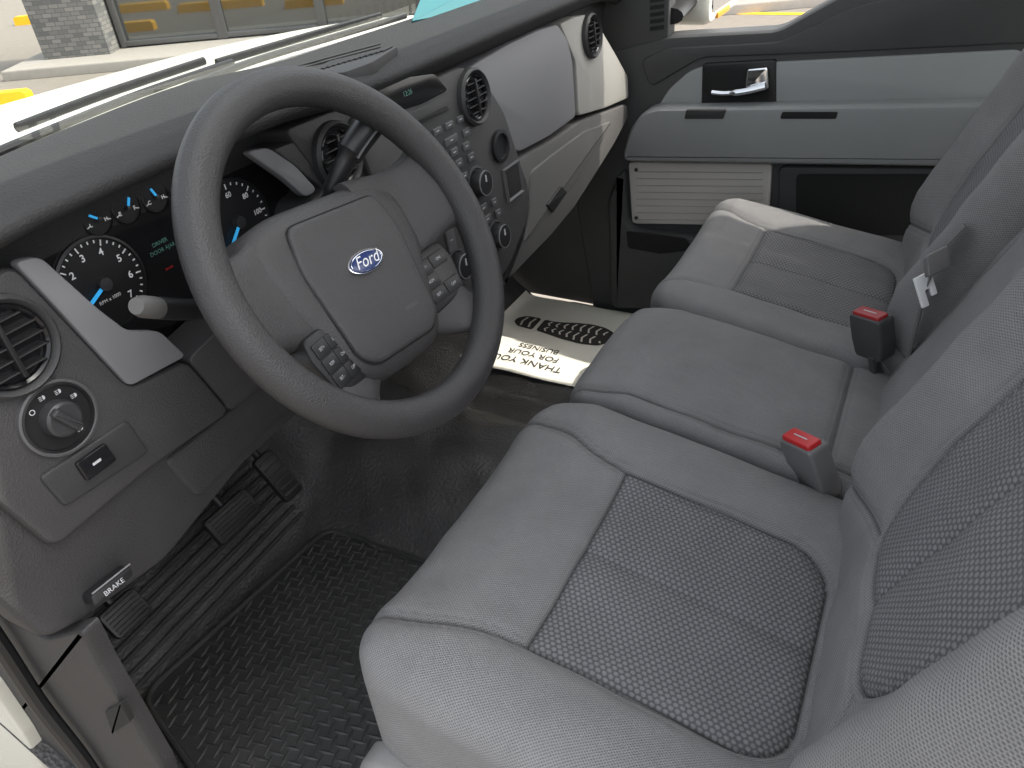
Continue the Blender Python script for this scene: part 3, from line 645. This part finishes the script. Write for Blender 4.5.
for s_ in (-1,1):
    strip('spoke',[(s_*.055,.074,-.036,s_*.055,-.060),(s_*.085,.070,-.037,s_*.085,-.054),(s_*.115,.063,-.032,s_*.115,-.044),(s_*.148,.064,-.018,s_*.148,-.035),(s_*.174,.076,-.006,s_*.174,-.038)],M['hub'],.012)
    strip('spoke',[(s_*.060,-.020,-.044,s_*.030,-.112),(s_*.095,-.034,-.038,s_*.056,-.124),(s_*.116,-.062,-.030,s_*.076,-.136),(s_*.120,-.098,-.020,s_*.088,-.144),(s_*.130,-.120,-.010,s_*.098,-.154)],M['hub2'],.008)
    PWF=Fr(W.pt(s_*.094,-.070,-.021),V(W.u)-W.n*(-s_*.25),W.v)
    mb=MB(); plate(mb,PWF,[(-s_*.034,.034),(s_*.026,.034),(s_*.033,.012),(s_*.026,-.032),(-s_*.030,-.036)],-.022,.0,.003,.008); bp=mb.build('button_pad',M['black'],sw)
    for i in range(2):
        for j in range(3):
            if s_>0 and i==1 and j==1: continue
            x,y=(-.0115+.0245*i),(-.0175+.0172*j)
            mb=MB(); plate(mb,PWF,rect(x,y,.0235,.0162),-.001,.0014,.0007,.002); mb.build('button',M['black'],bp)
            mb=MB(); text(mb,PWF,['SET-','RSM','SET+','OFF','CNCL','ON'][i*3+j],x,y,.0016,.0046,bold=0); mb.build('button_lettering',M['btnlt'],bp)
cov=rpoly([(-.066,.062),(.066,.062),(.077,.018),(.066,-.084),(.048,-.099),(-.048,-.099),(-.066,-.084),(-.077,.018)],.013,6)
if area(cov)<0: cov=cov[::-1]
mb=MB(); dome(mb,cov,((1,.0),(1,.0300),(.994,.0325),(.98,.0338),(.94,.0348),(.8,.0358),(.6,.0365),(.3,.037),(.05,.0372)),-.018); ac=mb.build('airbag_cover',M['hub'],sw,sharp=50)
mb=MB(); cv2=[(x*1.010,(y+.018)*1.010-.018) for x,y in cov]; tube(mb,[WH.pt(x,y,.0302) for x,y in cv2],.0006,6,close=True); mb.build('cover_seam',M['void'],ac)
def ell(a,b,rx,ry,n=40): return [(a+rx*math.cos(2*math.pi*k/n),b+ry*math.sin(2*math.pi*k/n)) for k in range(n)]
mb=MB(); plate(mb,WH,ell(0,.0,.0265,.0125),.034,.0400,.001,0); mb.build('emblem_rim',M['chrome'],ac)
mb=MB(); plate(mb,WH,ell(0,.0,.0248,.0110),.039,.0408,.0004,0); mb.build('emblem_oval',M['fordblue'],ac)
mb=MB(); text(mb,WH,'Ford',0,.0005,.0412,.0185,shear=.35,bold=0); mb.build('emblem_lettering',M['whitemark'],ac)
mb=MB(); tube(mb,[WH.pt(x,y,.0409) for x,y in ell(0,0,.0230,.0096)],.0004,5,close=True); mb.build('emblem_ring',M['chrome'],ac)
mb=MB(); text(mb,WH,'AIRBAG',.030,-.064,.0366,.0065); mb.build('airbag_lettering',M['btn2'],ac)
# ------------------------------------------------------------------ pedals
def pedal(name,label,c,ax,w,l,armto):
    t=thing(name,V(c),label,'pedal'); fr=Fr(c,(0,1,0),ax); mb=MB(); plate(mb,fr,rect(0,0,w,l),-.006,.006,.003,.01); mb.build('pedal_pad',M['black'],t)
    mb=MB()
    for k in range(6): plate(mb,fr,rect(0,(k-2.5)*l/7,w*.82,l*.05),.005,.009,.001,.001)
    mb.build('grip_ribs',M['rubber'],t)
    mb=MB(); tube(mb,smoothpath([fr.pt(0,0,-.006),V(c)+(V(armto)-V(c))*.5+V((-.02,0,-.02)),V(armto)]),.007,10); mb.build('pedal_arm',M['black'],t)
pedal('brake_pedal','wide ribbed black brake pedal in the middle of the driver footwell',(-.90,.565,.20),(-.6,0,.8),.095,.052,(-1.0,.56,.45))
pedal('accelerator_pedal','narrow black accelerator pedal nearest the centre of the cab',(-.93,.70,.17),(-.6,0,.8),.046,.10,(-1.05,.70,.4))
pedal('parking_brake_pedal','small black parking brake pedal at the left edge of the footwell',(-.85,.325,.25),(-.6,0,.8),.060,.046,(-.95,.31,.45))
rh=thing('brake_release_handle',PXp(112,588,-.62),'black brake release pull handle with white lettering under the dash','handle')
HF=Fr((-.615,0,.5),(0,1,0),(-.35,0,1)); mb=MB(); plate(mb,HF,HF.pxs([(91,596),(130,566),(134,575),(96,607)],0),-.03,.0,.002,.003); mb.build('handle_body',M['black'],rh)
mb=MB(); tube(mb,[HF.pt(*HF.px(x,y,.001),.001) for x,y in ((92,594),(111,579),(130,564))],.0010,6); mb.build('handle_edge',M['silver'],rh)
mb=MB(); q0=V(HF.px(98,598,0)); q1=V(HF.px(128,574,0)); a,b=HF.px(114,587,0); text(mb,HF,'BRAKE',a,b,.0006,.0076,ang=math.atan2((q1-q0).y,(q1-q0).x),bold=0); mb.build('lettering',M['btnlt'],rh)
# ------------------------------------------------------------------ driver door opening trim
dsl=thing('door_opening_trim',(-.7,.19,.3),'grey plastic pillar trim and black seal along the driver door opening','door trim')
mb=MB(); plate(mb,SILL,SILL.pxs([(-80,560),(0,615),(45,640),(80,632),(100,670),(160,768),(185,840),(-80,840)],.0),-.02,.0,.006,.01); mb.build('pillar_trim',M['lower'],dsl)
mb=MB(); tube(mb,smoothpath([SILL.pt(*SILL.px(x,y,.015),.015) for x,y in ((-60,560),(0,645),(40,705),(90,770),(140,850))]),.010,10); mb.build('rubber_seal',M['black'],dsl)
mb=MB(); plate(mb,SILL,SILL.pxs([(-90,600),(-10,690),(22,735),(55,790),(80,850),(-90,850)],.018),.0,.018,.004,.005); mb.build('painted_body_edge',M['paint'],dsl)
mb=MB(); plate(mb,SILL,SILL.pxs([(104,712),(120,704),(130,722),(112,734)],.004),-.002,.004,.002,.004); mb.build('trim_clip',M['void'],dsl)
# ------------------------------------------------------------------ passenger door
pd=thing('passenger_door',(-.1,1.78,0),'charcoal passenger door with grey insert, chrome handle and pale pocket panel','door')
def pp(name,pts,h0,h1,mat,par=pd,bev=.004,r=.01): 
    mb=MB(); plate(mb,DOOR,DOOR.pxs(pts,h1),h0,h1,bev,r); return mb.build(name,M[mat],par)
pp('door_panel',[(575,60),(628,46),(668,36),(778,30),(842,-6),(1100,-80),(1100,360),(600,360),(575,200)],-.06,.0,'doorpanel',bev=.012,r=.02)
pp('window_sail',[(560,-60),(672,-60),(668,42),(575,64)],-.05,-.005,'doorpanel')
pp('upper_ledge',[(640,60),(668,48),(780,42),(850,8),(1100,-60),(1100,40),(850,52),(700,58),(650,88)],-.002,.006,'doorpanel',bev=.005,r=.02)
for k in range(6): pp('speaker_slot',[(650,-8+k*7),(664,-10+k*7),(664,-6+k*7),(650,-4+k*7)],-.006,-.003,'void',bev=0,r=0)
pp('upper_insert',[(656,110),(668,90),(688,72),(704,66),(1022,50),(1040,100),(985,106)],-.002,.009,'doorgrey',r=.016)
k=pp('handle_bezel',[(702,64),(776,60),(776,108),(701,108)],-.002,.013,'black',bev=.004,r=.008)
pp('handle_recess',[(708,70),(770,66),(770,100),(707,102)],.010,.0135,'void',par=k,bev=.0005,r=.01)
mb=MB(); pts=[DOOR.pt(*DOOR.px(x,y,.03),.03) for x,y in ((712,92),(725,93),(745,91),(766,86))]; tube(mb,smoothpath(pts),[.007]*12+[.010]*13,12,flat=.8)
plate(mb,DOOR,DOOR.pxs([(746,70),(767,68),(768,90),(744,92)],.03),.012,.026,.004,.006); mb.build('door_handle',M['chrome'],k)
ar=pp('armrest',[(621,158),(628,132),(640,114),(656,108),(700,108),(985,104),(1090,100),(1090,168),(940,168),(626,163)],-.002,.055,'armrest',bev=.014,r=.02)
pp('window_switch',[(686,110),(726,110),(723,119),(684,119)],.05,.0575,'dash',par=ar,bev=.002,r=.003)
pp('pull_cup',[(782,112),(838,112),(836,119),(780,119)],.05,.0565,'void',par=ar,bev=.001,r=.004)
k=pp('pocket_panel',[(628,162),(772,164),(768,226),(632,224)],-.002,.010,'beige',r=.012)
mb=MB()
for i in range(8):
    y=172+i*6.8; a=DOOR.px(636,y,.011); b=DOOR.px(763,y+1,.011); tube(mb,[DOOR.pt(*a,.0103),DOOR.pt(*b,.0103)],.0016,6)
mb.build('panel_ribs',M['rib'],k)
pp('pocket_surround',[(778,166),(960,168),(950,250),(778,246)],-.002,.012,'doorpanel',bev=.008,r=.02)
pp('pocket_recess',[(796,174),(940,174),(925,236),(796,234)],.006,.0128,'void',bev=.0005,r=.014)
pp('lower_pocket',[(606,200),(622,168),(626,226),(640,232),(690,238),(760,244),(800,262),(760,310),(610,310)],-.002,.035,'doorpanel',bev=.016,r=.03)
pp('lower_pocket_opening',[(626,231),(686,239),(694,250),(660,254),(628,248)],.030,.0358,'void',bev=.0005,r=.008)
for x,y in ((636,218),(762,220),(636,170)): 
    a,b=DOOR.px(x,y,.012); mb=MB(); lathe(mb,DOOR,a,b,[(.005,.008),(.0045,.013),(.0001,.0135)],12); mb.build('screw_cap',M['btn'],pd)
mb=MB(); tube(mb,[(-.72,1.79,.82),(-.45,1.75,1.15),(-.32,1.7,1.38)],.03,10,flat=.6); tag(mb.build('windscreen_pillar',M['doorpanel'],org=(-.72,1.79,.82)),'dark pillar rising from the far end of the dashboard','pillar')
mb=MB(); plate(mb,Fr((0,1.80,0),(1,0,0),(0,0,1)),[(.28,.75),(.45,.75),(.42,1.38),(.30,1.38)],-.03,.0,.005,.01); mb.build('window_post',M['doorpanel'],pd)
mb=MB(); mb.add([(-.93,.17,.85),(-.93,1.77,.85),(-.33,1.70,1.38),(-.33,.22,1.38)],[(0,1,2,3)]); tag(mb.build('windscreen',M['glass'],org=(-.9,.95,.86)),'clear sloping windscreen in front of the dashboard','windscreen')
# ------------------------------------------------------------------ exterior truck
tb=thing('truck_hood',(-1.4,.95,.7),'white truck bonnet with black cowl seen through the windscreen','hood')
mb=MB(); vs=[];fs=[];n1,n2=40,40
for i in range(n1+1):
    for j in range(n2+1):
        x=-.92-1.23*i/n1; v=(j/n2)*2-1; y=.95+.9*v; z=.826-.215*(i/n1)**1.7-.045*abs(v)**4-.012*(1 if abs(v)>.62 else 0)+.012*bump(abs(v),0,.55); vs.append((x,y,z))
for i in range(n1):
    for j in range(n2): a=i*(n2+1)+j; fs.append((a,a+1,a+n2+2,a+n2+1))
mb.add(vs,fs); mb.build('hood_panel',M['paint'],tb,sharp=60)
mb=MB(); box(mb,(-2.15,.95,.2),(0,1,0),(0,0,1),(1,0,0),1.8,.75,.06,.02,.05); mb.build('front_fascia',M['paint'],tb)
mb=MB(); box(mb,(-.915,.95,.815),(1,0,0),(0,1,0),(0,0,1),.09,1.7,.03,.004,.01); cw=mb.build('cowl',M['dash'],tb)
mb=MB()
for k in range(60): y=.16+k*.027; plate(mb,Fr((0,0,.830),(1,0,0),(0,1,0)),rect(-.925,y,.05,.010),.0,.003,.001,.002)
mb.build('cowl_vents',M['void'],cw)
HF2=Fr((0,0,.850),(1,0,0),(0,1,0))
for pl in (((-40,168),(50,130),(140,94),(232,62)),((160,98),(245,64),(330,38),(405,16))):
    mb=MB(); P=[HF2.pt(*HF2.px(x,y)) for x,y in pl]; tube(mb,smoothpath(P),.0055,8); w_=mb.build('wiper_arm',M['black'],tb)
    mb=MB(); P2=[p+V((-.05,-.01,.002)) for p in P[1:]]; tube(mb,smoothpath(P2),.0045,8,flat=1.4); mb.build('wiper_blade',M['black'],w_)
mr=thing('side_mirror',(-.5,2.0,.8),'white and chrome side mirror outside the passenger window','mirror')
MF=Fr((-.5,0,0),(0,1,0),(0,0,1)); mb=MB(); plate(mb,MF,[(1.90,.728),(2.20,.728),(2.21,.99),(1.91,.99)],-.12,.0,.02,.04); mb.build('mirror_housing',M['paint'],mr)
mb=MB(); plate(mb,MF,[(1.92,.758),(2.18,.758),(2.19,.97),(1.93,.97)],-.002,.003,.001,.02); mb.build('mirror_glass',M['chrome'],mr)
mb=MB(); plate(mb,MF,[(1.97,.737),(2.08,.737),(2.08,.750),(1.97,.750)],-.01,.004,.001,.003); mb.build('amber_lens',M['amber'],mr)
mb=MB(); tube(mb,[(-.56,1.80,.77),(-.56,1.95,.79)],.03,12,flat=.6); mb.build('mirror_arm',M['black'],mr)
# ------------------------------------------------------------------ surroundings
GR=Fr((0,0,-.75),(1,0,0),(0,1,0))
def gp(x,y): a,b=GR.px(x,y); return V((a,b,-.75))
A=gp(125,58); Bp=gp(300,42); dirb=(Bp-A).normalized(); nb_=V((-dirb.y,dirb.x,0))
mb=MB(); WK=Fr(A,dirb,nb_); plate(mb,WK,[(-1.2,-.9),(14,-.9),(14,1),(-1.2,1)],.004,.12,.02,.02); tag(mb.build('pavement',M['concrete'],org=A),None,kind='structure')
bd=thing('storefront_building',A,'shopfront with stone pillars and dark glass across the car park','building')
WL=Fr(A,dirb,(0,0,1))
mb=MB(); plate(mb,WL,[(-.9,3),(14,3),(14,4.5),(-.9,4.5)],-.4,.05,.02,.02); mb.build('wall',M['shopwall'],bd)
mb=MB(); plate(mb,WL,[(-.9,.12),(14,.12),(14,3),(-.9,3)],-.5,-.3,0,0); mb.build('back_wall',M['shopwall'],bd)
for x0,w_ in ((-.45,.85),(4.6,.85),(9.4,.85)):
    mb=MB(); plate(mb,WL,[(x0-w_/2,.12),(x0+w_/2,.12),(x0+w_/2,3.2),(x0-w_/2,3.2)],-.3,.35,.01,.0); mb.build('stone_pillar',M['stone'],bd)
for i in range(7):
    x0=.05+i*1.35
    if abs(x0+.6-4.6)<.7: continue
    mb=MB(); plate(mb,WL,[(x0,.14),(x0+1.27,.14),(x0+1.27,2.9),(x0,2.9)],-.1,-.05,0,0); w=mb.build('window',M['shopglass'],bd)
    mb=MB()
    for q in ((x0-.04,.13,.07,2.8),(x0+1.25,.13,.07,2.8)): plate(mb,WL,[(q[0],q[1]),(q[0]+q[2],q[1]),(q[0]+q[2],q[1]+q[3]),(q[0],q[1]+q[3])],-.1,.02,.005,0)
    plate(mb,WL,[(x0+.03,.14),(x0+1.25,.14),(x0+1.25,.2),(x0+.03,.2)],-.1,.018,.005,0); mb.build('frame',M['frame'],w)
wn=WL.n
if wn.dot(CAM-A)<0: wn=-wn
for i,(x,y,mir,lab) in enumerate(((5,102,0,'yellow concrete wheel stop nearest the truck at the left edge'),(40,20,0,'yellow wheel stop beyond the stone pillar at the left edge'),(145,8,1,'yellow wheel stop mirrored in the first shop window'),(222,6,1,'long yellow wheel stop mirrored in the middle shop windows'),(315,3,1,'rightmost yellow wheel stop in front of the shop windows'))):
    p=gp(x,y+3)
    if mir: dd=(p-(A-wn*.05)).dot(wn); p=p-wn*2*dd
    mb=MB(); L=(.30,.40,.45,.75,.5)[i]
    sec=[(-.10,0),(-.08,.14),(.08,.14),(.10,0)]
    vs=[]
    for xx in (-L,-L+.04,L-.04,L):
        for a_,b_ in sec:
            vs.append(p+dirb*xx+nb_*a_+V((0,0,b_*(0.8 if abs(xx)==L else 1))))
    fs=[(i_*4+k,i_*4+(k+1)%4,i_*4+4+(k+1)%4,i_*4+4+k) for i_ in range(3) for k in range(4)]+[(0,1,2,3),(12,13,14,15)]
    mb.add(vs,fs); tag(mb.build('wheel_stop',M['yellow'],org=p),lab,'wheel stop')
mb=MB(); p=gp(800,14); mb.add([p+V((-3,-.08,.004)),p+V((3,-.08,.004)),p+V((3,.08,.004)),p+V((-3,.08,.004))],[(0,1,2,3)]); tag(mb.build('parking_line',M['yellow'],org=p),None,kind='structure')
# ------------------------------------------------------------------ light
sd=V((.52,.285,.80)).normalized()
sun=bpy.data.lights.new('sun','SUN'); sun.energy=5; sun.angle=math.radians(.5); sun.color=(1,.94,.84)
so=bpy.data.objects.new('sun',sun); col.objects.link(so); so.rotation_euler=sd.to_track_quat('Z','Y').to_euler(); so.location=sd*10
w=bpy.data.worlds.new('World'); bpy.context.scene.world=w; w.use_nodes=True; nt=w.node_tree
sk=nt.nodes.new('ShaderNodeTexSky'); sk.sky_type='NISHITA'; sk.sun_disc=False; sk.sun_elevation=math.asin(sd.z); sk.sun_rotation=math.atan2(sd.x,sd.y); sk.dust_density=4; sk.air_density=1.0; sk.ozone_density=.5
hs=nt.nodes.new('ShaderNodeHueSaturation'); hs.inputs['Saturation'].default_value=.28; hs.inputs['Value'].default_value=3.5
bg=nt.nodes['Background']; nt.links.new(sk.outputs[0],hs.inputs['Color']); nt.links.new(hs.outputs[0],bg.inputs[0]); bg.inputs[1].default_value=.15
cd=bpy.data.cameras.new('camera'); co=bpy.data.objects.new('camera',cd); col.objects.link(co)
cd.sensor_width=36; cd.lens=36*F/1024; cd.clip_start=.02; cd.clip_end=500
mt=Matrix((RT,UP,-FW)).transposed().to_4x4(); mt.translation=CAM; co.matrix_world=mt
sc_=bpy.context.scene; sc_.camera=co; sc_.view_settings.view_transform='Standard'; sc_.view_settings.look='None'; sc_.view_settings.exposure=0
